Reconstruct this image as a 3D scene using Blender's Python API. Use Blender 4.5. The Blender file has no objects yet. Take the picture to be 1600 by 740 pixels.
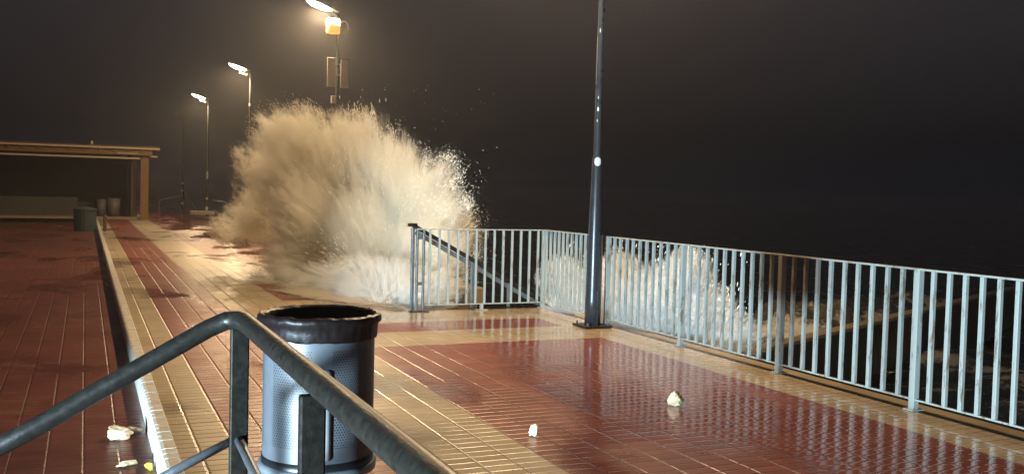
import bpy, bmesh, math, random
from mathutils import Vector, Matrix, noise
random.seed(7)
C = bpy.context.scene.collection
sc = bpy.context.scene

# ------------------------------------------------------------------ camera
F_PX, YAW, PITCH, ROLL = 1501.57, math.radians(23.989), math.radians(2.6036), math.radians(1.479)
CAMP = Vector((0, 0, 1.5))
fwd = Vector((math.sin(YAW)*math.cos(PITCH), math.cos(YAW)*math.cos(PITCH), -math.sin(PITCH)))
r0 = Vector((math.cos(YAW), -math.sin(YAW), 0)); u0 = r0.cross(fwd)
rgt = math.cos(ROLL)*r0 + math.sin(ROLL)*u0
upv = -math.sin(ROLL)*r0 + math.cos(ROLL)*u0
cd = bpy.data.cameras.new('camera'); cam = bpy.data.objects.new('camera', cd); C.objects.link(cam)
M = Matrix((rgt, upv, -fwd)).transposed().to_4x4(); M.translation = CAMP
cam.matrix_world = M
cd.sensor_width = 36; cd.sensor_fit = 'HORIZONTAL'; cd.lens = 36*F_PX/1600
cd.clip_start = 0.05; cd.clip_end = 2000
sc.camera = cam
def pt(x, y, d):            # a measured point of the place, given by its bearing and its distance
    return CAMP + d*(fwd + (x-800)/F_PX*rgt - (y-370)/F_PX*upv)

# ------------------------------------------------------------------ night sky
w = bpy.data.worlds.new('World'); sc.world = w; w.use_nodes = True
nt = w.node_tree; nt.nodes.clear()
wo = nt.nodes.new('ShaderNodeOutputWorld'); bg = nt.nodes.new('ShaderNodeBackground')
tc = nt.nodes.new('ShaderNodeTexCoord'); sx = nt.nodes.new('ShaderNodeSeparateXYZ')
rp = nt.nodes.new('ShaderNodeValToRGB')
nt.links.new(tc.outputs['Generated'], sx.inputs[0]); nt.links.new(sx.outputs['Z'], rp.inputs[0])
e = rp.color_ramp.elements
e[0].position = 0.0; e[0].color = (0.0040, 0.0052, 0.0095, 1)
e[1].position = 0.22; e[1].color = (0.026, 0.023, 0.026, 1)
m = e.new(0.06); m.color = (0.0070, 0.0065, 0.0080, 1)
nt.links.new(rp.outputs[0], bg.inputs[0]); bg.inputs[1].default_value = 1.0
nt.links.new(bg.outputs[0], wo.inputs[0])

# ------------------------------------------------------------------ exposure
sc.view_settings.view_transform = 'Standard'; sc.view_settings.look = 'None'
sc.view_settings.exposure = 0.0; sc.view_settings.gamma = 1.0
cy = sc.cycles
cy.max_bounces = 14; cy.volume_bounces = 8; cy.transparent_max_bounces = 24
cy.volume_step_rate = 0.28; cy.volume_max_steps = 400
cy.sample_clamp_indirect = 4.0; cy.use_denoising = True
cy.caustics_reflective = False; cy.caustics_refractive = False
WARM = (1.0, 0.71, 0.40); COLD = (0.60, 0.84, 1.0)
LAMP_W = 1850.0; COLD_W = 20000.0

# the cold floodlight standing low on the ground beyond the steps, off to the left
ld = bpy.data.lights.new('floodlight_beam', 'SPOT'); ld.energy = COLD_W; ld.color = COLD
ld.spot_size = math.radians(50); ld.spot_blend = 0.55; ld.shadow_soft_size = 0.20
lo = bpy.data.objects.new('floodlight_beam', ld); C.objects.link(lo)
lo.location = (-6.5, -1.0, 0.09)
lo.rotation_euler = (Vector((-6.5+10*math.sin(math.radians(56)), -1+10*math.cos(math.radians(56)), .5)) - lo.location).to_track_quat('-Z', 'Y').to_euler()

# ------------------------------------------------------------------ helpers
def link(o): C.objects.link(o); return o
def empty(name, loc, label=None, cat=None, group=None):
    o = link(bpy.data.objects.new(name, None)); o.location = loc
    return tag(o, label, cat, group)
def tag(o, label=None, cat=None, group=None, kind=None):
    if label: o['label'] = label
    if cat: o['category'] = cat
    if group: o['group'] = group
    if kind: o['kind'] = kind
    return o
def build(name, bm, mat, parent=None, smooth=False):
    me = bpy.data.meshes.new(name); bm.normal_update(); bm.to_mesh(me); bm.free()
    if smooth:
        for p in me.polygons: p.use_smooth = True
    for mm in (mat if isinstance(mat, (list, tuple)) else [mat]): me.materials.append(mm)
    o = link(bpy.data.objects.new(name, me))
    if parent: o.parent = parent
    return o
def box(bm, x0, x1, y0, y1, z0, z1, bev=0.0, rot=None, piv=None):
    r = bmesh.ops.create_cube(bm, size=1)
    vs = r['verts']
    for v in vs:
        v.co = Vector(((x0+x1)/2+v.co.x*(x1-x0), (y0+y1)/2+v.co.y*(y1-y0), (z0+z1)/2+v.co.z*(z1-z0)))
    if bev > 0:
        es = list({e for v in vs for e in v.link_edges})
        r2 = bmesh.ops.bevel(bm, geom=es, offset=bev, segments=2, affect='EDGES', profile=0.5)
        vs = list({v for f in r2['faces'] for v in f.verts} | {v for v in vs if v.is_valid})
    if rot: bmesh.ops.rotate(bm, verts=vs, cent=piv or Vector(((x0+x1)/2, (y0+y1)/2, (z0+z1)/2)), matrix=rot)
    return vs
def tube(bm, pts, rad, n=16, cap=True, closed=False):
    """swept round tube through pts; rad number or list"""
    pts = [Vector(p) for p in pts]; rings = []
    N = len(pts)
    for i, p in enumerate(pts):
        if closed: t = (pts[(i+1) % N]-pts[i-1]).normalized()
        elif i == 0: t = (pts[1]-p).normalized()
        elif i == N-1: t = (p-pts[-2]).normalized()
        else: t = ((pts[i+1]-p).normalized()+(p-pts[i-1]).normalized()).normalized()
        a = Vector((0, 0, 1)) if abs(t.z) < .9 else Vector((0, 1, 0))
        u = t.cross(a).normalized(); v = u.cross(t)
        r = rad[i] if isinstance(rad, (list, tuple)) else rad
        rings.append([bm.verts.new(p+r*(math.cos(2*math.pi*k/n)*u+math.sin(2*math.pi*k/n)*v)) for k in range(n)])
    for i in range(N if closed else N-1):
        A, B = rings[i], rings[(i+1) % N]
        for k in range(n): bm.faces.new((A[k], A[(k+1) % n], B[(k+1) % n], B[k]))
    if cap and not closed:
        bm.faces.new(rings[0][::-1]); bm.faces.new(rings[-1])
def lathe(bm, prof, cx=0, cy_=0, n=64, cap0=False, cap1=False):
    rings = [[bm.verts.new((cx+r*math.cos(2*math.pi*k/n), cy_+r*math.sin(2*math.pi*k/n), z)) for k in range(n)] for r, z in prof]
    for A, B in zip(rings, rings[1:]):
        for k in range(n): bm.faces.new((A[k], A[(k+1) % n], B[(k+1) % n], B[k]))
    if cap0: bm.faces.new(rings[0][::-1])
    if cap1: bm.faces.new(rings[-1])
def NM(name):
    m = bpy.data.materials.new(name); m.use_nodes = True
    nt = m.node_tree; b = nt.nodes['Principled BSDF']
    return m, nt, b
def node(nt, t, **kw):
    n = nt.nodes.new(t)
    for k, v in kw.items(): setattr(n, k, v)
    return n
def math_(nt, op, a, b=None, c=None, clamp=False):
    n = nt.nodes.new('ShaderNodeMath'); n.operation = op; n.use_clamp = clamp
    for i, v in enumerate((a, b, c)):
        if v is None: continue
        if isinstance(v, (int, float)): n.inputs[i].default_value = v
        else: nt.links.new(v, n.inputs[i])
    return n.outputs[0]
def vmath(nt, op, a, b=None):
    n = nt.nodes.new('ShaderNodeVectorMath'); n.operation = op
    for i, v in enumerate((a, b)):
        if v is None: continue
        if isinstance(v, (tuple, list, Vector)): n.inputs[i].default_value = v
        else: nt.links.new(v, n.inputs[i])
    return n
def noise_(nt, vec, scale, detail=4, rough=.55, dist=0.0):
    n = nt.nodes.new('ShaderNodeTexNoise'); n.inputs['Scale'].default_value = scale
    n.inputs['Detail'].default_value = detail; n.inputs['Roughness'].default_value = rough
    n.inputs['Distortion'].default_value = dist
    if vec is not None: nt.links.new(vec, n.inputs['Vector'])
    return n.outputs[0]
def ramp(nt, fac, stops):
    n = nt.nodes.new('ShaderNodeValToRGB'); nt.links.new(fac, n.inputs[0])
    el = n.color_ramp.elements
    for i, (p, c) in enumerate(stops):
        ee = el[i] if i < 2 else el.new(p)
        ee.position = p; ee.color = (*c, 1) if len(c) == 3 else c
    return n.outputs[0]
def smooth(nt, v, a, b):
    n = nt.nodes.new('ShaderNodeMapRange'); n.interpolation_type = 'SMOOTHSTEP'
    n.inputs[1].default_value = a; n.inputs[2].default_value = b
    nt.links.new(v, n.inputs[0]); return n.outputs[0]
def mixc(nt, f, a, b, mode='MIX'):
    n = nt.nodes.new('ShaderNodeMix'); n.data_type = 'RGBA'; n.blend_type = mode
    for s, v in ((0, f), (6, a), (7, b)):
        if isinstance(v, (int, float)): n.inputs[s].default_value = v
        elif isinstance(v, tuple): n.inputs[s].default_value = (*v, 1)
        else: nt.links.new(v, n.inputs[s])
    return n.outputs[2]

def simple(name, col, rough=.5, metal=0.0, var=.25, vs=14.0, bump=.0, bs=60.0, spec=None, coat=0):
    m, nt, b = NM(name)
    tcn = node(nt, 'ShaderNodeTexCoord').outputs['Object']
    f = noise_(nt, tcn, vs, 5)
    f2 = math_(nt, 'MULTIPLY_ADD', f, 2*var, 1-var)
    cc = node(nt, 'ShaderNodeCombineXYZ'); [nt.links.new(f2, cc.inputs[i]) for i in range(3)]
    nt.links.new(mixc(nt, 1.0, col, cc.outputs[0], 'MULTIPLY'), b.inputs['Base Color'])
    nt.links.new(math_(nt, 'MULTIPLY_ADD', f, .25, rough-.1), b.inputs['Roughness'])
    b.inputs['Metallic'].default_value = metal
    b.inputs['Coat Weight'].default_value = coat; b.inputs['Coat Roughness'].default_value = .08
    if bump > 0:
        bn = node(nt, 'ShaderNodeBump'); bn.inputs['Strength'].default_value = bump; bn.inputs['Distance'].default_value = .004
        nt.links.new(noise_(nt, tcn, bs, 4), bn.inputs['Height']); nt.links.new(bn.outputs[0], b.inputs['Normal'])
    return m

def pavers(name, c1, c2, mortar, wash=False):
    """wet 20 x 10 cm pavers in stack bond, a film of water over them"""
    m, nt, b = NM(name)
    co = node(nt, 'ShaderNodeTexCoord').outputs['Object']
    br = node(nt, 'ShaderNodeTexBrick'); br.offset = 0; br.squash = 1
    nt.links.new(co, br.inputs['Vector'])
    br.inputs['Scale'].default_value = 1; br.inputs['Brick Width'].default_value = .2
    br.inputs['Row Height'].default_value = .1; br.inputs['Mortar Size'].default_value = .0045
    br.inputs['Mortar Smooth'].default_value = .5
    br2 = node(nt, 'ShaderNodeTexBrick'); br2.offset = 0; br2.squash = 1
    nt.links.new(co, br2.inputs['Vector'])
    br2.inputs['Scale'].default_value = 1; br2.inputs['Brick Width'].default_value = .2
    br2.inputs['Row Height'].default_value = .1; br2.inputs['Mortar Size'].default_value = .014
    br2.inputs['Mortar Smooth'].default_value = 1.0
    cell = vmath(nt, 'FLOOR', vmath(nt, 'MULTIPLY', co, (5, 10, 1)).outputs[0]).outputs[0]
    wn = node(nt, 'ShaderNodeTexWhiteNoise'); wn.noise_dimensions = '3D'; nt.links.new(cell, wn.inputs['Vector'])
    big = noise_(nt, co, .9, 5, .6); fine = noise_(nt, co, 70, 3, .7)
    col = mixc(nt, wn.outputs['Value'], c1, c2)
    dirt = math_(nt, 'MULTIPLY_ADD', big, .9, .55)
    dirt = math_(nt, 'MULTIPLY', dirt, math_(nt, 'MULTIPLY_ADD', fine, .5, .75))
    cc = node(nt, 'ShaderNodeCombineXYZ'); [nt.links.new(dirt, cc.inputs[i]) for i in range(3)]
    col = mixc(nt, 1.0, col, cc.outputs[0], 'MULTIPLY')
    sand = smooth(nt, math_(nt, 'MULTIPLY_ADD', noise_(nt, co, 26, 4, .7), .5, noise_(nt, co, 1.7, 6, .68, .8)), .80, 1.0)
    col = mixc(nt, math_(nt, 'MULTIPLY', sand, .28), col, (.34, .24, .13))
    col = mixc(nt, br.outputs['Fac'], col, mortar)
    # standing water where the paving dips
    sp = node(nt, 'ShaderNodeSeparateXYZ'); nt.links.new(co, sp.inputs[0])
    pn = noise_(nt, vmath(nt, 'MULTIPLY', co, (1.1, .55, 1)).outputs[0], .75, 3, .5, .4)
    low = smooth(nt, sp.outputs['X'], 2.2, 4.6)
    pud = smooth(nt, math_(nt, 'MULTIPLY_ADD', low, .26, pn), .50, .70)
    nt.links.new(mixc(nt, math_(nt, 'MULTIPLY', pud, .12), col, (.02, .015, .01)), b.inputs['Base Color'])
    rg = math_(nt, 'ADD', math_(nt, 'MULTIPLY_ADD', fine, .16, .12), math_(nt, 'MULTIPLY', noise_(nt, co, 3.1, 5, .7, .3), .30))
    rg = math_(nt, 'MULTIPLY_ADD', math_(nt, 'SUBTRACT', .05, rg), pud, rg)
    nt.links.new(rg, b.inputs['Roughness'])
    b.inputs['IOR'].default_value = 1.40
    dry = math_(nt, 'MULTIPLY_ADD', pud, -.82, 1.0)
    h = math_(nt, 'SUBTRACT', 1.0, br2.outputs['Fac'])
    h = math_(nt, 'MULTIPLY', h, dry)
    h = math_(nt, 'MULTIPLY_ADD', fine, .06, h)
    # ripples on the water film
    rn = noise_(nt, vmath(nt, 'MULTIPLY', co, (5, 13, 1)).outputs[0], 1.0, 3, .6, .6)
    h = math_(nt, 'MULTIPLY_ADD', math_(nt, 'MULTIPLY', rn, 1.0), .22, h)
    bp = node(nt, 'ShaderNodeBump'); bp.inputs['Strength'].default_value = 1.0; bp.inputs['Distance'].default_value = .0032
    nt.links.new(h, bp.inputs['Height'])
    # every paver sits a little out of level
    tl = vmath(nt, 'MULTIPLY', vmath(nt, 'SUBTRACT', wn.outputs['Color'], (.5, .5, .5)).outputs[0], (.035, .05, 0)).outputs[0]
    sc_ = vmath(nt, 'SCALE', tl); nt.links.new(dry, sc_.inputs['Scale'])
    nn = vmath(nt, 'NORMALIZE', vmath(nt, 'ADD', bp.outputs[0], sc_.outputs[0]).outputs[0]).outputs[0]
    nt.links.new(nn, b.inputs['Normal'])
    return m

m_tan = pavers('tan_pavers', (.49, .39, .26), (.42, .33, .21), (.15, .11, .07))
m_red = pavers('red_pavers', (.265, .080, .050), (.215, .062, .039), (.10, .036, .025))
m_nose = simple('nosing_brick', (.80, .76, .66), .28, 0, .15, 9, .15)
m_conc = simple('wet_concrete', (.30, .23, .14), .35, 0, .35, 2.5, .5, 30)
m_concd = simple('seawall_concrete', (.16, .115, .07), .4, 0, .4, 1.8, .6, 20)
def painted(name, base, rust, amt):
    m, nt, b = NM(name)
    co = node(nt, 'ShaderNodeTexCoord').outputs['Object']
    geo = node(nt, 'ShaderNodeNewGeometry').outputs['Position']
    n1 = noise_(nt, vmath(nt, 'MULTIPLY', geo, (2.2, 2.2, .5)).outputs[0], 9, 6, .72); n2 = noise_(nt, geo, 60, 3, .6)
    f = smooth(nt, math_(nt, 'MULTIPLY_ADD', n2, .15, n1), amt, amt+.12)
    c = mixc(nt, f, base, rust)
    nt.links.new(mixc(nt, math_(nt, 'MULTIPLY', n2, .3), c, (.2, .22, .2)), b.inputs['Base Color'])
    b.inputs['Roughness'].default_value = .38
    return m
m_rail = painted('white_paint', (.34, .365, .335), (.17, .12, .07), .60)
m_gal = simple('galvanised_steel', (.22, .25, .27), .32, .75, .3, 20, .2, 120)
m_pole = simple('grey_lacquered_pole', (.030, .034, .040), .28, .2, .3, 12, .1, 60)
m_polefar = simple('dull_grey_pole', (.03, .03, .03), .7, 0, .3, 12)
m_hand = simple('worn_dark_steel', (.011, .010, .008), .40, .0, .95, 55, .16, 150)
m_hand.node_tree.nodes['Principled BSDF'].inputs['Specular IOR Level'].default_value = .28
m_lrail = simple('grey_steel_tube', (.16, .17, .18), .35, .6, .3, 30, .3, 90)
m_bag = simple('black_plastic_bag', (.008, .005, .005), .40, 0, .3, 20, .5, 35)
m_bag.node_tree.nodes['Principled BSDF'].inputs['Specular IOR Level'].default_value = .28
m_dark = simple('black_band', (.01, .01, .012), .35)
m_wood = simple('oiled_timber', (.22, .125, .03), .5, 0, .3, 3)
m_woodr = simple('reddish_roof_timber', (.15, .06, .022), .5, 0, .3, 3)
m_lath = simple('pale_lath', (.55, .46, .33), .5)
m_wall = simple('kiosk_wall', (.075, .07, .06), .7, 0, .3, 2)
m_bin_far = simple('pale_plastic', (.13, .125, .125), .5)
m_bollard = simple('brown_bollard_wood', (.10, .045, .02), .5)
m_rock = simple('pale_limestone', (.68, .52, .34), .55, 0, .35, 18, 1.0, 45)
m_moss = simple('mossy_limestone', (.17, .14, .05), .6, 0, .3, 30, .8, 50)
m_sign = simple('grey_sign_sheet', (.72, .69, .64), .5, 0, .06)
m_sticker = simple('white_sticker', (.70, .68, .62), .5, 0, .2, 60)
m_white = simple('white_fibreglass', (.5, .45, .38), .4)
m_rope = simple('old_rope', (.12, .11, .09), .7)
m_yellow = simple('yellow_plastic', (.6, .42, .05), .4)
def emis(name, col, s):
    m, nt, b = NM(name); b.inputs['Base Color'].default_value = (*col, 1)
    b.inputs['Emission Color'].default_value = (*col, 1); b.inputs['Emission Strength'].default_value = s
    return m
m_glass = emis('lit_lamp_glass', (1, .82, .55), 60)
m_lan = emis('lit_lantern_glass', (1, .78, .45), 5)
m_amber = emis('amber_lantern_glass', (1, .42, .07), 1.0)

# perforated sheet of the bin
m_perf, nt, b = NM('perforated_sheet')
uv = node(nt, 'ShaderNodeUVMap'); uv.uv_map = 'UVMap'
s = node(nt, 'ShaderNodeSeparateXYZ'); nt.links.new(uv.outputs[0], s.inputs[0])
U = math_(nt, 'MULTIPLY', s.outputs[0], 1/.011); V = math_(nt, 'MULTIPLY', s.outputs[1], 1/.0095)
row = math_(nt, 'FLOOR', V); off = math_(nt, 'MULTIPLY', math_(nt, 'MODULO', row, 2), .5)
fu = math_(nt, 'SUBTRACT', math_(nt, 'FRACT', math_(nt, 'ADD', U, off)), .5)
fv = math_(nt, 'SUBTRACT', math_(nt, 'FRACT', V), .5)
d2 = math_(nt, 'ADD', math_(nt, 'MULTIPLY', fu, fu), math_(nt, 'MULTIPLY', fv, fv))
hole = math_(nt, 'LESS_THAN', d2, .075)
# perforations only in panels, plain sheet between them
pu = math_(nt, 'ABSOLUTE', math_(nt, 'SUBTRACT', math_(nt, 'FRACT', math_(nt, 'MULTIPLY', s.outputs[0], 1/.235)), .5))
inp = math_(nt, 'MULTIPLY', math_(nt, 'LESS_THAN', pu, .34), math_(nt, 'MULTIPLY', math_(nt, 'GREATER_THAN', s.outputs[1], .06), math_(nt, 'LESS_THAN', s.outputs[1], .415)))
hole = math_(nt, 'MULTIPLY', hole, inp)
co = node(nt, 'ShaderNodeTexCoord').outputs['Object']
nf = noise_(nt, co, 12, 5, .6)
base = mixc(nt, nf, (.105, .112, .125), (.06, .067, .078))
nt.links.new(mixc(nt, hole, base, (.012, .012, .014)), b.inputs['Base Color'])
b.inputs['Metallic'].default_value = .0; b.inputs['Roughness'].default_value = .42
bp = node(nt, 'ShaderNodeBump'); bp.inputs['Distance'].default_value = .003
nt.links.new(math_(nt, 'SUBTRACT', 1.0, hole), bp.inputs['Height']); nt.links.new(bp.outputs[0], b.inputs['Normal'])

# ------------------------------------------------------------------ setting
bm = bmesh.new()
xs = [.42, .8, 1.6, 2.4, 5.0, 5.5]
ys = [-6, 8.85, 9.75, 10.45, 12.8, 15.0, 16.0, 18.0, 19.6, 31, 33, 70]
def is_red(i, j):
    x, y = (xs[i]+xs[i+1])/2, (ys[j]+ys[j+1])/2
    if .8 < x < 1.6: return True
    if 2.4 < x < 5.0:
        return any(a <= y <= b_ for a, b_ in ((-6, 8.85), (9.75, 10.45), (12.8, 15), (16, 18), (19.6, 31), (33, 70)))
    return False
def quad(bm, x0, x1, y0, y1, z, mi=0):
    f = bm.faces.new([bm.verts.new(c) for c in ((x0, y0, z), (x1, y0, z), (x1, y1, z), (x0, y1, z))]); f.material_index = mi
for i in range(len(xs)-1):
    for j in range(len(ys)-1):
        y0, y1 = ys[j], ys[j+1]
        if xs[i] >= 2.4 and 10.45 <= y0 < 16:      # the stair opening in the sea edge
            if i == 3:
                if y0 == 10.45:
                    quad(bm, 2.4, 5.0, 10.45, 11.42, 0, 0); quad(bm, 2.4, 3.78, 11.42, 12.8, 0, 0)
                elif y0 == 12.8:
                    quad(bm, 2.4, 3.4, 12.8, 15, 0, 1); quad(bm, 3.4, 3.78, 12.8, 15, 0, 0)
                    quad(bm, 3.78, 5.0, 14.0, 15, 0, 0)
                else: quad(bm, 2.4, 5.0, 15, 16, 0, 0)
            else:
                if y0 == 10.45: quad(bm, 5.0, 5.5, 10.45, 11.42, 0, 0)
                elif y0 == 12.8: quad(bm, 5.0, 5.5, 14.0, 15, 0, 0)
                else: quad(bm, 5.0, 5.5, 15, 16, 0, 0)
            continue
        quad(bm, xs[i], xs[i+1], y0, y1, 0, 1 if is_red(i, j) else 0)
tag(build('promenade_paving', bm, [m_tan, m_red]), kind='structure')
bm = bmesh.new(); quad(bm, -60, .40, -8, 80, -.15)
tag(build('lower_paving', bm, pavers('dimmed_red_pavers', (.16, .046, .030), (.13, .038, .025), (.07, .025, .018))), kind='structure')  # red pavers darkened in colour to stand for weaker lamplight down here
bm = bmesh.new(); quad(bm, -400, 5.4, -300, 900, -.30)
tag(build('ground', bm, m_concd), kind='structure')
# rounded nosing bricks along the step
bm = bmesh.new()
y = -3.0
while y < 46:
    prof = [(.385, -.148), (.385, -.02), (.39, -.006), (.402, .003), (.42, .006), (.478, .0065), (.484, .001), (.484, -.04)]
    j = random.uniform(-.0015, .0015); g = .004 if y < 16 else .001
    a = [bm.verts.new((x, y+g, z+j*(z > -.1))) for x, z in prof]; b_ = [bm.verts.new((x, y+.1-g, z+j*(z > -.1))) for x, z in prof]
    for k in range(len(prof)-1): bm.faces.new((a[k], a[k+1], b_[k+1], b_[k]))
    bm.faces.new(a[::-1]); bm.faces.new(b_)
    y += .1
box(bm, .389, .47, -3, 46, -.2, -.012)
tag(build('step_edge', bm, m_nose), kind='structure')
# pale expansion joints across the tan band
bm = bmesh.new()
for yy in (2.9, 6.3, 9.7, 13.1, 16.5, 19.9): quad(bm, .486, .80, yy-.006, yy+.006, .003)
tag(build('paving_joints', bm, m_lath), kind='structure')

# coping beyond the railing and the sea wall
bm = bmesh.new()
box(bm, 5.512, 5.50+.36, -6, 11.42, -.25, -.03, .015)
box(bm, 5.45, 5.80, 14.0, 70, -.25, -.004, .012)
tag(build('sea_wall', bm, m_conc), 'pale concrete coping running under and beyond the long white railing', 'wall')
bm = bmesh.new(); box(bm, 5.2, 5.72, -6, 11.40, -3, -.254); box(bm, 3.3, 5.66, 14.0, 70, -3, -.254); box(bm, 3.3, 5.6, 10.9, 11.41, -3, -.02)
box(bm, 3.3, 3.775, 11.43, 13.98, -3, -.01)
tag(build('sea_wall_base', bm, m_concd), kind='structure')
bm = bmesh.new()
for k in range(9): box(bm, 3.78+k*.29, 3.78+(k+1)*.29+.01, 11.43, 13.97, -3, -.15*(k+1))
tag(build('beach_steps', bm, m_conc), 'concrete stairs going down to the sea behind the short railing', 'stairs')
# low breakwater ledge seen through the railing
bm = bmesh.new()
a, c = Vector((7.0, 9.04, 0)), Vector((30, 20.2, 0)); dr = (c-a).normalized(); nr = Vector((-dr.y, dr.x, 0))
def prism(bm, a, c, prof):
    A = [bm.verts.new(a+nr*o+Vector((0, 0, z))) for o, z in prof]; B = [bm.verts.new(c+nr*o+Vector((0, 0, z))) for o, z in prof]
    n = len(prof)
    for k in range(n): bm.faces.new((A[k], A[(k+1) % n], B[(k+1) % n], B[k]))
    bm.faces.new(A[::-1]); bm.faces.new(B)
prism(bm, a, c, [(0, -3), (0, -.34), (.02, -.30), (.22, -.30), (.26, -.36), (.26, -3)])
bmesh.ops.recalc_face_normals(bm, faces=bm.faces)
tag(build('breakwater', bm, m_conc), 'low tan concrete ledge in the sea, seen through the right end of the railing', 'breakwater')

# sea
def seamat(name, deep, foam, fthr):
    m, nt, b = NM(name)
    co = node(nt, 'ShaderNodeTexCoord').outputs['Object']
    n1 = noise_(nt, co, .6, 6, .65, .8); n2 = noise_(nt, co, 7, 5, .7, .5)
    f = smooth(nt, math_(nt, 'MULTIPLY_ADD', n2, .35, n1), fthr, fthr+.16)
    nt.links.new(mixc(nt, f, deep, foam), b.inputs['Base Color'])
    nt.links.new(math_(nt, 'MULTIPLY_ADD', f, .5, .12), b.inputs['Roughness'])
    bp = node(nt, 'ShaderNodeBump'); bp.inputs['Distance'].default_value = .05; nt.links.new(n2, bp.inputs['Height'])
    nt.links.new(bp.outputs[0], b.inputs['Normal'])
    return m
m_sea = seamat('night_sea', (.009, .011, .014), (.30, .28, .25), .72)
m_foam = seamat('sandy_foam', (.06, .05, .04), (.50, .47, .42), .66)
bm = bmesh.new()
gx = [5.72+i*.35 for i in range(70)]+[30.2+2**k for k in range(0, 11)]
gy = [-300, -80, -20]+[-6+i*.5 for i in range(90)]+[39+2**k for k in range(0, 10)]
grid = [[bm.verts.new((x, y, -1.15+(.35*noise.noise(Vector((x*.35, y*.22, 0)))+.14*noise.noise(Vector((x*1.3, y*.9, 3)))) if x < 35 and -7 < y < 42 else -1.3 if True else 0)) for y in gy] for x in gx]
for i in range(len(gx)-1):
    for j in range(len(gy)-1): bm.faces.new((grid[i][j], grid[i+1][j], grid[i+1][j+1], grid[i][j+1]))
tag(build('sea', bm, m_sea, None, True), kind='structure')
# foaming swell behind the ledge
def swell(name, cx, cyy, rx, ry, h, z0, label, seed):
    bm = bmesh.new(); n = 44; R = []
    for i in range(n+1):
        rr = []
        for j in range(n+1):
            u, v = i/n*2-1, j/n*2-1
            q = max(0, 1-(u*u+v*v)); z = z0+h*q**.6*(.8+.5*noise.noise(Vector((u*2.2+seed, v*2.2, 1))))+.09*q*noise.noise(Vector((u*11, v*11, seed)))
            rr.append(bm.verts.new((cx+rx*u, cyy+ry*v, z-.3*(q == 0))))
        R.append(rr)
    for i in range(n):
        for j in range(n): bm.faces.new((R[i][j], R[i+1][j], R[i+1][j+1], R[i][j+1]))
    return tag(build(name, bm, m_foam, None, True), label, 'wave', 'foaming swells beyond the railing')
swell('foaming_swell', 10.35, 11.75, 1.15, .95, .85, -.75, 'rounded brown foaming swell behind the ledge, larger and nearer of the two', 2)
swell('foaming_swell', 15.2, 14.9, 2.2, 1.3, .55, -.9, 'brown foaming swell behind the far right end of the concrete ledge', 5)

# ------------------------------------------------------------------ railings
def bar_bm(zt=1.02, zb=.085, wd=.030, dp=.030):
    bm = bmesh.new(); box(bm, -wd/2, wd/2, -dp/2, dp/2, zb, zt, .003); return bm
RX = 5.52
posts_y = [.64, 2.14, 3.64, 5.14, 6.63, 8.14, 9.66]
def railing(name, label):
    return empty(name, (RX, 5.0, 0), label, 'railing')
rl = railing('long_railing', 'long white barred steel railing along the sea edge on the right, lit cold blue')
bar_me = build('bar', bar_bm(), m_rail, rl); first = True
def put_bar(parent, x, y, rz=0):
    global first
    if first: o = bar_me; first = False
    else: o = link(bar_me.copy())
    o.parent = parent; o.location = Vector((x, y, 0))-parent.location
    o.rotation_euler = (random.uniform(-.003, .003), random.uniform(-.003, .003), rz)
    return o
bm = bmesh.new(); box(bm, -.026, .026, -.026, .026, .004, 1.032, .004); box(bm, -.055, .055, -.045, .045, .002, .012)
post0 = build('post', bm, m_rail, rl); pf = True
for y in posts_y:
    o = post0 if pf else link(post0.copy()); pf = False
    o.parent = rl; o.location = Vector((RX, y, 0))-rl.location
ally = []
for a, c in zip(posts_y, posts_y[1:]):
    nk = 10 if a == 5.14 else 11
    for k in range(1, nk): ally.append(a+(c-a)*k/nk)
for y in ally: put_bar(rl, RX, y)
bm = bmesh.new(); box(bm, -.022, .022, .64-5, 9.68-5, 1.020, 1.034, .003); build('top_rail', bm, m_rail, rl)
bm = bmesh.new(); box(bm, -.018, .018, .64-5, 9.66-5, .075, .088, .002); build('bottom_rail', bm, m_rail, rl)

r2 = empty('corner_railing', (RX, 10.6, 0), 'short white railing panel between the lamp post and the corner by the stairs', 'railing')
for k in range(12):
    y = 9.98+k*.118
    o = link(bar_me.copy()); o.parent = r2; o.location = (0, y-10.6, 0)
for y in (9.86, 11.36):
    o = link(post0.copy()); o.parent = r2; o.location = (0, y-10.6, 0)
bm = bmesh.new(); box(bm, -.022, .022, -.76, .78, 1.020, 1.034, .003); build('top_rail', bm, m_rail, r2)
bm = bmesh.new(); box(bm, -.018, .018, -.74, .76, .075, .088, .002); build('bottom_rail', bm, m_rail, r2)

r3 = empty('end_railing', (4.64, 11.33, 0), 'short grey white railing across the promenade in front of the stairs, splash behind', 'railing')
nb = 13
for k in range(nb):
    x = 3.93+k*(5.42-3.93)/(nb-1)
    o = link(bar_me.copy()); o.parent = r3; o.location = (x-4.64, 0, 0); o.scale = (.85, 1, 1)
bm = bmesh.new(); box(bm, -.89, .85, -.018, .018, 1.020, 1.034, .003); build('top_rail', bm, m_rail, r3)
bm = bmesh.new(); box(bm, -.80, .85, -.014, .014, .075, .088, .002); build('bottom_rail', bm, m_rail, r3)
bm = bmesh.new()
for dx in (0, .085): box(bm, -.89+dx, -.865+dx, -.02, .02, .012, 1.02, .003)
box(bm, -.865, -.805, -.015, .015, .33, .37); box(bm, -.865, -.805, -.015, .015, .90, .94)
build('post', bm, m_gal, r3)
bm = bmesh.new(); box(bm, -.96, -.84, -.05, .05, .002, .012); box(bm, -.83, -.72, -.05, .05, .002, .012); build('foot_plate', bm, m_dark, r3)
bm = bmesh.new(); box(bm, -.02, .02, -.015, .015, .01, .08); box(bm, -.07, .07, -.04, .04, .002, .012); build('foot', bm, m_rail, r3)

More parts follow.
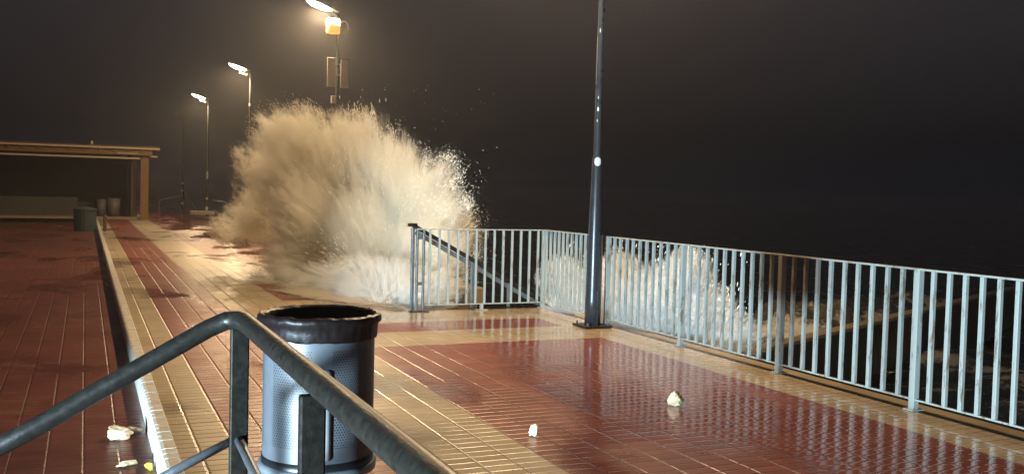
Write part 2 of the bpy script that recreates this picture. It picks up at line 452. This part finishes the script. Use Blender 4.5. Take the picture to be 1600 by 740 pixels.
st = empty('stair_handrail', (3.80, 11.62, 0), 'dark sloping handrail going down the stairs behind the short railing', 'handrail')
bm = bmesh.new()
def bar_between(bm, A, B, w_, h_):
    A, B = Vector(A), Vector(B); d = B-A; L = d.length
    vs = box(bm, 0, L, -w_/2, w_/2, -h_/2, h_/2, .004)
    bmesh.ops.transform(bm, verts=vs, matrix=Matrix.Translation(A) @ d.to_track_quat('X', 'Z').to_matrix().to_4x4())
bar_between(bm, (.0, 0, 1.06), (2.6, 0, -.34), .05, .05); box(bm, -.07, .05, -.025, .025, 1.045, 1.09, .006)
build('handrail', bm, m_hand, st)
bm = bmesh.new(); bar_between(bm, (.03, 0, .975), (2.6, 0, -.42), .03, .055); build('lower_rail', bm, m_gal, st)
for dx, zz in ((.0, 1.03), (.82, .60), (1.34, .31), (2.2, -.15)):
    bm = bmesh.new(); box(bm, dx-.02, dx+.02, -.02, .02, -.15*(int(dx/.29)+1)+.002, zz, .003); build('post', bm, m_gal, st)

# ------------------------------------------------------------------ street lamps
def lamp_post(y, label, lit=True, detail=True, seed=0):
    t = empty('street_lamp', (5.31, y, 0), label, 'street lamp', 'street lamps along the sea edge')
    H = 5.55
    bm = bmesh.new()
    tube(bm, [(0, 0, .02), (0, 0, .30), (0, 0, 1.0), (0, 0, 1.9), (0, 0, 1.95), (0, 0, 4.2), (0, 0, H)], [.092, .090, .078, .056, .044, .034, .030], 24 if detail else 12)
    build('pole', bm, m_pole if detail else m_polefar, t, True)
    if detail:
        bm = bmesh.new(); box(bm, -.17, .17, -.17, .17, .004, .026, .004)
        build('base_plate', bm, m_hand, t)
        for sx_ in (-1, 1):
            for sy_ in (-1, 1):
                bm = bmesh.new(); tube(bm, [(sx_*.13, sy_*.13, .027), (sx_*.13, sy_*.13, .06)], .013, 6); build('bolt', bm, m_gal, t)
        bm = bmesh.new(); box(bm, -.006, .006, -.118, -.088, .03, .42, .003); build('gusset', bm, m_pole, t)
    bm = bmesh.new(); tube(bm, [(0, 0, H), (-.04, 0, H+.03), (-.17, 0, H+.06)], [.033, .03, .025], 12); tube(bm, [(0, 0, H-.12), (-.13, 0, H-.03), (-.2, 0, H+.03)], .012, 8)
    build('arm', bm, m_gal, t, True)
    bm = bmesh.new(); rot = Matrix.Rotation(math.radians(17), 3, 'Y')
    vs = box(bm, -.36, .36, -.15, .15, -.035, .035, .02)
    for v in vs: v.co.y *= 1-.5*abs(v.co.x/.36)**3; v.co.z -= .02*(v.co.x/.36)**2 if v.co.z > 0 else 0
    bmesh.ops.rotate(bm, verts=bm.verts, cent=(0, 0, 0), matrix=rot); bmesh.ops.translate(bm, verts=bm.verts, vec=(-.42, 0, H+.16))
    hd = build('lamp_head', bm, m_gal, t)
    bm = bmesh.new(); bmesh.ops.create_icosphere(bm, subdivisions=3, radius=1)
    for v in bm.verts: v.co = Vector((v.co.x*.31-.01, v.co.y*.125, v.co.z*(.085 if v.co.z < 0 else .02)-.04))
    bmesh.ops.rotate(bm, verts=bm.verts, cent=(0, 0, 0), matrix=rot); bmesh.ops.translate(bm, verts=bm.verts, vec=(-.42, 0, H+.16))
    build('lamp_glass', bm, m_glass if lit else m_gal, hd, True)
    if lit:
        L = bpy.data.lights.new('lamp_light', 'SPOT'); L.energy = LAMP_W*(1.0 if y < 15 else 1.2 if y < 30 else .75 if y < 40 else .45); L.color = WARM
        L.spot_size = math.radians(172); L.spot_blend = .35; L.shadow_soft_size = .09
        o = link(bpy.data.objects.new('lamp_light', L)); o.parent = t; o.location = (-.42, 0, H-.04)
        o.rotation_euler = (0, math.radians(12), 0)
    return t
def patch(parent, z, wd, ht, r, ang, mat=m_sticker, name='sticker'):
    """thin curved sticker wrapped on the pole"""
    bm = bmesh.new(); n = 6; A = []; B = []
    for k in range(n+1):
        a = math.radians(ang)+(k/n-.5)*wd/r
        cut = .25*ht*(abs(k/n-.5)*2)**2
        A.append(bm.verts.new((r*math.cos(a), r*math.sin(a), z-ht/2+cut))); B.append(bm.verts.new((r*math.cos(a), r*math.sin(a), z+ht/2-cut)))
    for k in range(n): bm.faces.new((A[k], A[k+1], B[k+1], B[k]))
    build(name, bm, mat, parent, True)
l1 = lamp_post(9.61, 'near tall dark lamp post with white stickers, bolted down beside the railing')
patch(l1, 1.88, .075, .10, .060, -112)
patch(l1, 2.47, .02, .05, .044, -128); patch(l1, 2.34, .010, .03, .044, -135); patch(l1, 3.35, .012, .05, .040, -130); patch(l1, 2.6, .010, .03, .043, -128)
l2 = lamp_post(22.1, 'lit street lamp carrying two grey signs and a round lantern, above the splash')
for x0, x1, z0, z1 in ((-.25, -.055, 3.83, 4.50), (.065, .25, 3.83, 4.48)):
    bm = bmesh.new(); box(bm, x0, x1, -.07, -.05, z0, z1, .003); build('sign_board', bm, m_sign, l2)
bm = bmesh.new(); box(bm, -.235, .235, -.048, -.042, 4.1, 4.13); box(bm, -.235, .235, -.048, -.042, 4.35, 4.38); build('bracket', bm, m_gal, l2)
bm = bmesh.new(); box(bm, -.14, -.045, -.09, .0, 3.46, 3.63, .006); build('junction_box', bm, m_sticker, l2)
lan = bmesh.new(); lathe(lan, [(.15, 0), (.155, .02), (.155, .17)], n=24, cap0=True); ln = build('lantern', lan, m_amber, l2, True); ln.location = (-.14, -.12, 5.04)
lan = bmesh.new(); lathe(lan, [(.156, .17), (.156, .30), (.14, .33)], n=24, cap1=True); build('lantern_top', lan, m_lan, ln, True)
bm = bmesh.new(); tube(bm, [(.13+.10*math.cos(a*math.pi/10), -.03, 5.20+.15*math.sin(a*math.pi/10)) for a in range(20)], .018, 8, closed=True); build('ring_bracket', bm, m_wood, l2, True)
l3 = lamp_post(35.0, 'lit street lamp further off, between the signed lamp and the farthest lit one', detail=False)
l4 = lamp_post(47.7, 'farthest lit street lamp, left of the splash with white marks on its pole', detail=False)
for t in (l3, l4):
    bm = bmesh.new(); rot = Matrix.Rotation(math.radians(14), 3, 'Y'); box(bm, -.13, .13, -.06, .06, -.02, .02, .006)
    bmesh.ops.rotate(bm, verts=bm.verts, cent=(0, 0, 0), matrix=rot); bmesh.ops.translate(bm, verts=bm.verts, vec=(-.24, 0, 5.48-.03))
    build('small_lamp_head', bm, m_lan, t)
patch(l3, 4.38, .10, .12, .048, -110)
patch(l4, 1.98, .12, .40, .075, -110); patch(l4, .87, .12, .12, .092, -110); patch(l4, .40, .14, .2, .1, -110)
l5 = lamp_post(60.3, 'unlit street lamp post with pale marks and a stay, beyond the farthest lit lamp', lit=False, detail=False)
for z in (1.6, 1.15, .4): patch(l5, z, .14, .14, .10, -110)
bm = bmesh.new(); tube(bm, [(0, -.1, 1.35), (.1, -7.0, .13)], .03, 6); build('stay', bm, m_gal, l5)

# ------------------------------------------------------------------ foreground handrail
hr = empty('ramp_handrail', (.38, 2.63, -.15), 'worn dark steel tube handrail crossing the near foreground in front of the bin', 'handrail')
def P(x, y, z): return (x-.38, y-2.63, z+.15)
R0 = .0245
bm = bmesh.new()
tube(bm, [P(-.60, 2.70, .625), P(-.105, 2.667, .885), P(.018, 2.655, .959), P(.30, 2.63, 1.123), P(.345, 2.625, 1.143), P(.372, 2.60, 1.147), P(.382, 2.56, 1.147), P(.385, 2.3, 1.146), P(.395, 1.11, 1.145), P(.40, -.6, 1.145)], R0, 20)
build('top_tube', bm, m_hand, hr, True)
bm = bmesh.new(); tube(bm, [P(-.6, 2.70, .32), P(.212, 2.64, .745), P(.371, 2.62, .826)], .0125, 12); build('lower_tube', bm, m_lrail, hr, True)
bm = bmesh.new(); tube(bm, [P(.378, 2.62, .826), P(.382, 2.3, .80), P(.39, .1, .62)], .0125, 12); build('lower_tube', bm, m_lrail, hr, True)
for x, y, zt in ((.378, 2.61, 1.125), (.381, 1.73, 1.125), (-.58, 2.70, .60)):
    bm = bmesh.new(); v = P(x, y, 0); box(bm, v[0]-.024, v[0]+.024, v[1]-.008, v[1]+.014, .0 if x < 0 else .155, zt+.15, .004)
    build('post', bm, m_hand, hr)
bm = bmesh.new(); box(bm, -.06, .06, -.07, .06, .152, .160); build('foot_plate', bm, m_hand, hr)

# ------------------------------------------------------------------ litter bin
bn = empty('litter_bin', (.815, 3.60, 0), 'grey perforated round litter bin with a black bag folded over its rim', 'litter bin')
RB = .207
bm = bmesh.new(); uvl = bm.loops.layers.uv.new('UVMap'); n = 96; z0, z1 = .50, .985
A = [bm.verts.new((RB*math.cos(2*math.pi*k/n), RB*math.sin(2*math.pi*k/n), z0)) for k in range(n)]
B = [bm.verts.new((RB*math.cos(2*math.pi*k/n), RB*math.sin(2*math.pi*k/n), z1)) for k in range(n)]
for k in range(n):
    f = bm.faces.new((A[k], A[(k+1) % n], B[(k+1) % n], B[k])); L = 2*math.pi*RB/n
    for lp, (a_, b2) in zip(f.loops, ((k, 0), (k+1, 0), (k+1, z1-z0), (k, z1-z0))): lp[uvl].uv = (a_*L, b2)
bmesh.ops.create_circle(bm, cap_ends=True, radius=RB-.002, segments=64, matrix=Matrix.Translation((0, 0, .51)))
bd = build('body', bm, m_perf, bn, True)
bm = bmesh.new(); lathe(bm, [(RB+.003, .478), (RB+.003, .505), (RB-.01, .506)], n=64); build('bottom_band', bm, m_dark, bn, True)
bm = bmesh.new(); lathe(bm, [(.10, .0), (.10, .012), (.05, .02), (.05, .40), (.12, .43), (RB+.012, .445), (RB+.014, .475), (RB-.01, .477)], n=64, cap0=True); build('pedestal', bm, simple('pedestal_steel', (.20, .22, .24), .35, .4), bn, True)
# narrow latch tube on the front
va = (Vector((0, 0))-Vector((.815, 3.60))).normalized(); ang = math.atan2(va.y, va.x)+math.radians(8)
bm = bmesh.new(); tx, ty = (RB-.004)*math.cos(ang), (RB-.004)*math.sin(ang)
tube(bm, [(tx, ty, .52), (tx, ty, .53), (tx, ty, .84), (tx, ty, .85)], [.014, .018, .018, .012], 16); build('hinge_tube', bm, simple('hinge_steel', (.33, .36, .38), .3, .5), bn, True)
# bag folded over the rim
bm = bmesh.new(); rings = []; n = 160
prof = [(RB-.03, .55), (RB-.016, .80), (RB-.012, .98), (RB-.004, 1.022), (RB+.010, 1.036), (RB+.022, 1.026), (RB+.023, 1.010), (RB+.012, .998), (RB+.008, .975), (RB+.007, .950), (RB+.003, .943)]
for i, (r, z) in enumerate(prof):
    rr = []
    for k in range(n):
        a = 2*math.pi*k/n; amp = .016 if i < 3 else .0075
        wv = noise.noise(Vector((math.cos(a)*4, math.sin(a)*4, z*12)))*amp*.35 + noise.noise(Vector((math.cos(a)*13, math.sin(a)*13, z*40)))*amp*.45
        zz = z + (noise.noise(Vector((math.cos(a)*5, math.sin(a)*5, 3)))*.006 if i > 2 else 0)
        rr.append(bm.verts.new(((r+wv)*math.cos(a), (r+wv)*math.sin(a), zz)))
    rings.append(rr)
for A, B in zip(rings, rings[1:]):
    for k in range(n): bm.faces.new((A[k], A[(k+1) % n], B[(k+1) % n], B[k]))
bm.faces.new(rings[0])
build('bin_bag', bm, m_bag, bn, True)
bm = bmesh.new(); la = math.atan2(va.y, va.x)-math.radians(80)
bar_between(bm, ((RB+.01)*math.cos(la), (RB+.01)*math.sin(la), 1.012), ((RB+.05)*math.cos(la), (RB+.05)*math.sin(la), 1.006), .025, .012)
build('bag_knot', bm, m_bag, bn)

# ------------------------------------------------------------------ stones
def stone(x, y, z, s, seed, label, sq=(1, 1, 1), mossy=False, rz=0):
    bm = bmesh.new(); bmesh.ops.create_icosphere(bm, subdivisions=4, radius=1)
    for v in bm.verts:
        d = v.co.normalized()
        # a few cleavage planes make it angular
        r = 1.0
        rnd = random.Random(seed)
        for _ in range(8):
            nn = Vector((rnd.gauss(0, 1), rnd.gauss(0, 1), rnd.gauss(0, 1))).normalized(); dd = rnd.uniform(.38, .8)
            c_ = d.dot(nn)
            if c_ > .05: r = min(r, dd/c_)
        r *= 1+.22*noise.noise(d*2.6+Vector((seed, 0, 0)))+.06*noise.noise(d*9+Vector((seed, 0, 0)))
        v.co = Vector((d.x*r*sq[0], d.y*r*sq[1], d.z*r*sq[2]))*s
    mz = min(v.co.z for v in bm.verts)
    for v in bm.verts: v.co.z -= mz*.97
    if mossy:
        for f in bm.faces:
            cc_ = f.calc_center_median()
            if cc_.x+noise.noise(cc_*40)*.02 > s*.18: f.material_index = 1
    o = build('stone', bm, [m_rock, m_moss], None, False)
    o.location = (x, y, z); o.rotation_euler = (0, 0, rz)
    return tag(o, label, 'stone', 'stones thrown up by the waves')
stone(2.55, 5.34, .0, .046, 11, 'small pointed pale stone on the red paving near the tan band', (.85, .8, 1.1))
stone(3.90, 5.78, .0, .062, 29, 'pale stone with a mossy right side on the wet red paving', (1, .9, 1.05), True, -.3)
stone(.215, 6.62, -.15, .10, 5, 'largest flat pale stone on the lower red floor left of the step', (1.15, .75, .55))
stone(.315, 6.75, -.15, .05, 8, 'pale stone leaning against the largest stone on the lower floor', (1.2, .8, .7))
stone(.235, 5.98, -.15, .055, 17, 'small flat pale stone in front of the largest one on the lower floor', (1.3, .6, .4), False, .5)
o = stone(.345, 5.84, -.15, .03, 23, 'tiny yellow pebble against the foot of the white step', (1, 1, .8)); o.data.materials.clear(); o.data.materials.append(m_yellow)
stone(3.35, 6.75, .0, .014, 31, 'tiny dark pebble on the red paving left of the mossy stone', (1, 1, .8)).data.materials[0] = m_moss

# ------------------------------------------------------------------ kiosk far left
kk = empty('beach_kiosk', (0, 43, 0), 'open timber kiosk with flat roof and ochre posts at the far left end', 'kiosk')
def kpart(name, mat, *b):
    bm = bmesh.new()
    for q in b: box(bm, *q)
    return build(name, bm, mat, kk)
kpart('post', m_wood, (2.10, 2.42, -.14, .14, 0, 2.80, .01))
kpart('post', m_wood, (1.86, 2.02, .9, 1.1, 0, 2.80, .01))
kpart('post', m_wood, (-3.4, -3.1, -.14, .14, 0, 2.80, .01))
rf = kpart('roof', m_woodr, (-4.2, 2.80, -.55, 5.0, 2.88, 3.03, .02))
kpart('fascia', m_wood, (-4.1, 2.55, -.40, -.32, 2.66, 2.876, .01))
kpart('lath', m_lath, (-4.1, 2.08, -.20, -.16, 2.50, 2.57)); kpart('lath', m_lath, (2.44, 2.76, -.20, -.16, 2.60, 2.66)); kpart('lath', m_lath, (1.2, 2.0, -.46, -.42, 2.70, 2.74))
for k in range(12): kpart('rafter', m_wood, (-3.9+k*.55, -3.82+k*.55, -.52, 4.6, 2.80, 2.878))
kpart('gutter', m_lath, (-4.2, 2.82, -.60, -.553, 2.90, 2.97))
kpart('side_wall', m_wall, (1.76, 1.84, .3, 4.8, 0, 2.80)); kpart('back_wall', m_wall, (-4.0, 1.75, 4.7, 4.8, 0, 2.80)); kpart('counter', m_wall, (-4.0, -.3, 1.5, 2.1, 0, .85))
kpart('floor_slab', m_conc, (-4.0, 2.09, .16, 4.69, 0, .10))
bm = bmesh.new(); box(bm, .2, .28, -.5, -.42, 3.03, 3.18, .01); build('roof_cap', bm, m_lath, kk)
def tub(x, y, r, h, label):
    bm = bmesh.new(); lathe(bm, [(r*.8, 0), (r, h), (r*.94, h), (r*.76, .03)], n=24, cap0=True, cap1=True)
    o = build('plastic_tub', bm, m_bin_far, None, True); o.location = (x, y, .105)
    tag(o, label, 'tub', 'tubs inside the kiosk')
tub(1.10, 43.7, .26, .75, 'wider pale grey tub standing inside the kiosk')
tub(.62, 43.8, .19, .70, 'narrower pale tub left of the wider one inside the kiosk')
bm = bmesh.new(); box(bm, -.05, .05, -.05, .05, 0, .46, .02); bmesh.ops.create_cone(bm, segments=8, radius1=.07, radius2=.03, depth=.06, cap_ends=True, matrix=Matrix.Translation((0, 0, .485)))
o = build('bollard', bm, m_bollard); o.location = (.56, 32.3, .004); tag(o, 'short brown bollard on the tan step band before the kiosk', 'bollard')
bm = bmesh.new(); bmesh.ops.create_cone(bm, segments=20, radius1=.35, radius2=.35, depth=.7, cap_ends=True, matrix=Matrix.Translation((0, 0, .35))); lathe(bm, [(.38, .7), (.38, .76), (.1, .82)], n=20, cap0=True, cap1=True)
o = build('waste_drum', bm, simple('dull_teal_paint', (.02, .04, .045), .6)); o.location = (.0, 35.5, -.15); tag(o, 'dull teal drum at the far left edge below the kiosk', 'drum')

# wreckage near the farthest lamp
bm = bmesh.new()
for i in range(14):
    t0 = i/14*2-1; t1 = (i+1)/14*2-1
vs = box(bm, -.55, .55, -.3, .3, .06, .22, .03)
for v in vs:
    k = abs(v.co.x)/.55; v.co.y *= 1-.55*k**2; v.co.z += .10*k**2
    if v.co.z < .2: v.co.y *= .6
bx = build('upturned_boat', bm, m_white); bx.location = (4.95, 46.4, .0); bx.rotation_euler = (0, 0, .15)
tag(bx, 'low pale board lying on the ground at the left foot of the splash', 'board')
bm = bmesh.new(); tube(bm, [(5.44, 46.9, .83), (5.6, 46.7, .78), (5.95, 46.5, .76), (6.05, 46.4, .60), (6.12, 46.4, .2)], .03, 8)
o = build('bent_pipe', bm, m_gal, None, True); tag(o, 'bent grey pipe beside the farthest lit lamp', 'pipe')
for v in o.data.vertices: v.co.x -= 0
bm = bmesh.new(); tube(bm, [(3.3, 50, .70), (3.6, 50, .80), (4.2, 50, .93), (4.35, 50, 1.1)], .018, 6)
tube(bm, [(3.3, 50, .0), (3.3, 50, .72)], .03, 8)
o = build('rope_barrier', bm, m_rope); tag(o, 'thin sagging rope strung from a stake near the kiosk', 'rope')

# ------------------------------------------------------------------ the breaking wave
def wdepth(x, y): return 17.6-(x-330)/400*3.6-max(0, y-350)/120*1.3
LOB = [(455,232,60),(540,238,62),(602,268,62),(652,305,58),(690,330,42),(430,292,56),(500,330,86),(590,360,86),(665,385,62),
       (400,345,46),(352,358,24),(455,405,50),(560,430,50),(640,455,40),(425,205,30),(480,195,26),(690,268,24),(716,338,22),(575,200,26),(395,250,26),(700,395,42),(690,440,38),(722,372,24)]
lobes = []
for x, y, r in LOB:
    d = wdepth(x, y); lobes.append((pt(x, y, d), r/F_PX*d))
low = [(530,448,34,14.4),(575,440,36,13.9),(615,448,36,13.3),(640,462,28,12.9),(490,448,30,14.9),(560,462,26,13.4),(600,470,22,12.9),(450,445,26,15.5),(680,455,26,13.1)]
lowl = [(pt(x, y, d), r/F_PX*d) for x, y, r, d in low]
def hull(name, lb, k, vox, parent, mat):
    bm = bmesh.new()
    for c_, r in lb: bmesh.ops.create_icosphere(bm, subdivisions=3, radius=r+k, matrix=Matrix.Translation(c_))
    o = build(name, bm, mat)
    md = o.modifiers.new('r', 'REMESH'); md.mode = 'VOXEL'; md.voxel_size = vox
    dg = bpy.context.evaluated_depsgraph_get(); me = bpy.data.meshes.new_from_object(o.evaluated_get(dg))
    bpy.data.objects.remove(o)
    o2 = link(bpy.data.objects.new(name, me)); o2.parent = parent
    if not me.materials: me.materials.append(mat)
    return o2
BASE = pt(610, 470, 14.6)
def spraymat(name, lb, dens, amp, thr, col, aniso=0.0, base=BASE, k=1.0, soft=.22):
    m = bpy.data.materials.new(name); m.use_nodes = True; nt = m.node_tree; nt.nodes.clear()
    out = node(nt, 'ShaderNodeOutputMaterial'); pv = node(nt, 'ShaderNodeVolumePrincipled')
    nt.links.new(pv.outputs[0], out.inputs['Volume'])
    co = node(nt, 'ShaderNodeNewGeometry').outputs['Position']
    fld = None
    for c_, r in lb:
        dd = vmath(nt, 'DISTANCE', co, tuple(c_)).outputs['Value']
        v = math_(nt, 'MULTIPLY_ADD', dd, -1/.5, r/.5)
        if fld is None: fld = v
        else: fld = math_(nt, 'SMOOTH_MAX', fld, v, .25)
    rel = vmath(nt, 'SUBTRACT', co, tuple(base)).outputs[0]
    dirn = vmath(nt, 'NORMALIZE', rel).outputs[0]
    c1 = vmath(nt, 'ADD', vmath(nt, 'MULTIPLY', dirn, (3.2, 3.2, 3.2)).outputs[0], vmath(nt, 'MULTIPLY', rel, (.5, .5, .5)).outputs[0]).outputs[0]
    n1 = noise_(nt, c1, 2.4*k, 7, .72, .25)
    c2 = vmath(nt, 'ADD', vmath(nt, 'MULTIPLY', dirn, (14, 14, 14)).outputs[0], vmath(nt, 'MULTIPLY', rel, (1.6, 1.6, 1.6)).outputs[0]).outputs[0]
    n2 = noise_(nt, c2, 1.5*k, 4, .7, .3)
    n1 = math_(nt, 'MULTIPLY_ADD', math_(nt, 'SUBTRACT', n2, .5), .8, n1)
    nn = math_(nt, 'MULTIPLY_ADD', math_(nt, 'SUBTRACT', n1, .5), amp, fld)
    dn = math_(nt, 'MULTIPLY', smooth(nt, nn, thr, thr+soft), smooth(nt, fld, -.46, -.15))
    nt.links.new(math_(nt, 'MULTIPLY', dn, dens), pv.inputs['Density'])
    pv.inputs['Color'].default_value = (*col, 1); pv.inputs['Anisotropy'].default_value = aniso
    m.cycles.homogeneous_volume = False
    return m
wv = empty('breaking_wave', (4.4, 14.5, 0), 'huge burst of sandy spray from a wave breaking over the promenade edge', 'wave')
inv = Matrix.Translation(-wv.location)
o = hull('spray_cloud', lobes, .24, .09, wv, spraymat('sandy_spray', lobes, 15.0, 2.5, .0, (.999, .978, .905), soft=1.05, k=1.6)); o.matrix_parent_inverse = inv
o = hull('base_foam', lowl, .20, .06, wv, spraymat('white_spray', lowl, 22.0, 2.8, .0, (.95, .95, .93), 0, pt(600, 480, 13.6), 1.6)); o.matrix_parent_inverse = inv

m_drop, nt, b = NM('water_droplets'); b.inputs['Base Color'].default_value = (.80, .74, .62, 1); b.inputs['Roughness'].default_value = .25
b.inputs['Transmission Weight'].default_value = .0; b.inputs['Subsurface Weight'].default_value = 0
def droplets(name, items, parent, mat=m_drop):
    V = []; Fc = []
    for p, d, s, l in items:
        d = d.normalized(); a = d.orthogonal().normalized(); c_ = d.cross(a); i = len(V)
        V += [p+d*l, p-d*l, p+a*s, p+(-.5*a+.87*c_)*s, p+(-.5*a-.87*c_)*s]
        Fc += [(i, i+2, i+3), (i, i+3, i+4), (i, i+4, i+2), (i+1, i+3, i+2), (i+1, i+4, i+3), (i+1, i+2, i+4)]
    me = bpy.data.meshes.new(name); me.from_pydata(V, [], Fc); me.materials.append(mat)
    o = link(bpy.data.objects.new(name, me))
    if parent: o.parent = parent; o.matrix_parent_inverse = Matrix.Translation(-parent.location)
    return o
def field(p): return max(1-(p-c_).length/r for c_, r in lobes)
items = []; rnd = random.Random(3); tries = 0
while len(items) < 24000 and tries < 500000:
    tries += 1
    c_, r = rnd.choice(lobes)
    d = Vector((rnd.gauss(0, 1), rnd.gauss(0, 1), rnd.gauss(0, 1))).normalized()
    p = c_+d*(r+rnd.gauss(.06, .16))
    f = max(r_-(p-q_).length for q_, r_ in lobes)
    if f > .02 or p.z < .05 or rnd.random() > math.exp(f/.14): continue
    if d.dot(fwd) < -.55 and rnd.random() < .93: continue
    f *= .5
    rel = p-BASE; rd = rel.normalized()
    nz = noise.noise(rd*9+rel*.9)+.6*noise.noise(rd*26+rel*1.6)
    side = rel.dot(rgt)
    lim = .05+f*2.6 + (.10 if side > .1 else -.05)
    if nz < -lim: continue
    s = rnd.choice((.0015, .002, .003, .004, .006)); st_ = rnd.uniform(1.0, 2.4) if side > 0 else rnd.uniform(2, 8)
    items.append((p, rd+Vector((0, 0, -.15)), s, s*st_))
# loose drops flying far out on the sea side
for _ in range(110):
    x = rnd.uniform(560, 780); y = rnd.uniform(130, 340); d = wdepth(min(x, 730), y)+rnd.uniform(-.8, .8)
    items.append((pt(x, y, d), Vector((rnd.gauss(0, 1), 0, 1)), rnd.choice((.002, .003, .005)), rnd.uniform(.003, .02)))
tag(droplets('droplets', items, wv), 'fine flying drops round the edge of the spray', kind='stuff')
# splash behind the long railing
sp = empty('railing_splash', (6.6, 9.5, -.5), 'white streaky splash rising behind the bars just right of the near lamp post', 'splash')
lb2 = [(pt(x, y, d), r/F_PX*d) for x, y, r, d in ((985,490,46,11.6),(1040,480,50,11.2),(1095,500,38,10.9),(1140,535,28,10.6),(965,440,26,12),(1075,430,20,11),(900,490,34,12.6),(880,440,24,13))]
m2 = spraymat('splash_spray', lb2, 40.0, 4.5, .0, (.96, .97, .98), 0, pt(1040, 600, 11.2), 2.6)
o = hull('spray_cloud', lb2, .22, .07, sp, m2); o.matrix_parent_inverse = Matrix.Translation(-sp.location)
items = []
for _ in range(14000):
    c_, r = rnd.choice(lb2); d = Vector((rnd.gauss(0, 1), rnd.gauss(0, 1), rnd.gauss(0, 1))).normalized()
    p = c_+d*r*rnd.uniform(.1, 1.5)
    if p.x < 5.95: continue
    p.z += rnd.expovariate(5.5)
    if p.z > .95 or noise.noise(p*5) + .6*noise.noise(p*13) < .0: continue
    s = rnd.choice((.002, .003, .004, .007)); items.append((p, Vector((rnd.gauss(.3, .3), rnd.gauss(0, .3), 1)), s, s*rnd.uniform(1.5, 5)))
tag(droplets('droplets', items, sp), 'white streaks of water behind the bars', kind='stuff')

# thin run of foam over the paving in front of the wave
m_wash, nt, b = NM('thin_wash')
co = node(nt, 'ShaderNodeTexCoord').outputs['Object']
n1 = noise_(nt, vmath(nt, 'MULTIPLY', co, (.9, .5, 1)).outputs[0], 1.6, 6, .65, .9); n2 = noise_(nt, co, 16, 4, .7, .4)
sp_ = node(nt, 'ShaderNodeSeparateXYZ'); nt.links.new(co, sp_.inputs[0])
dist = vmath(nt, 'DISTANCE', vmath(nt, 'MULTIPLY', co, (1, .40, 0)).outputs[0], (4.1, 14.9*.40, 0)).outputs['Value']
fall = smooth(nt, dist, 2.3, .6)
fall.node.inputs[1].default_value = 2.4; fall.node.inputs[2].default_value = .5
f = smooth(nt, math_(nt, 'ADD', math_(nt, 'MULTIPLY_ADD', n2, .22, n1), math_(nt, 'MULTIPLY', fall, .80)), .80, 1.12)
tr = node(nt, 'ShaderNodeBsdfTransparent'); mx = node(nt, 'ShaderNodeMixShader')
b.inputs['Base Color'].default_value = (.46, .40, .30, 1); b.inputs['Roughness'].default_value = .35
bp = node(nt, 'ShaderNodeBump'); bp.inputs['Distance'].default_value = .02; nt.links.new(n2, bp.inputs['Height']); nt.links.new(bp.outputs[0], b.inputs['Normal'])
nt.links.new(f, mx.inputs[0]); nt.links.new(tr.outputs[0], mx.inputs[1]); nt.links.new(b.outputs[0], mx.inputs[2])
nt.links.new(mx.outputs[0], nt.nodes['Material Output'].inputs[0])
bm = bmesh.new(); NX, NY = 24, 90; G = []
for i in range(NX+1):
    G.append([])
    for j in range(NY+1):
        x, y = 1.7+i/NX*3.7, 11.45+j/NY*22
        G[i].append(bm.verts.new((x, y, .014+.012*noise.noise(Vector((x*2, y*1.4, 0))))))
for i in range(NX):
    for j in range(NY):
        cx_, cy__ = 1.7+(i+.5)/NX*3.7, 11.45+(j+.5)/NY*22
        if cx_ > 3.76 and cy__ < 14.1: continue
        bm.faces.new((G[i][j], G[i+1][j], G[i+1][j+1], G[i][j+1]))
tag(build('wash_water', bm, m_wash, None, True), kind='structure')

# ------------------------------------------------------------------ salt haze in the night air
HAZE = 0.0018
if HAZE > 0:
    m = bpy.data.materials.new('haze_air'); m.use_nodes = True; nt = m.node_tree; nt.nodes.clear()
    out = node(nt, 'ShaderNodeOutputMaterial'); pv = node(nt, 'ShaderNodeVolumePrincipled')
    pv.inputs['Density'].default_value = HAZE; pv.inputs['Color'].default_value = (.85, .85, .85, 1); pv.inputs['Anisotropy'].default_value = .84
    nt.links.new(pv.outputs[0], out.inputs['Volume'])
    bm = bmesh.new(); box(bm, -405, 1100, -305, 905, -4.2, 7.2)
    tag(build('haze', bm, m), kind='stuff')
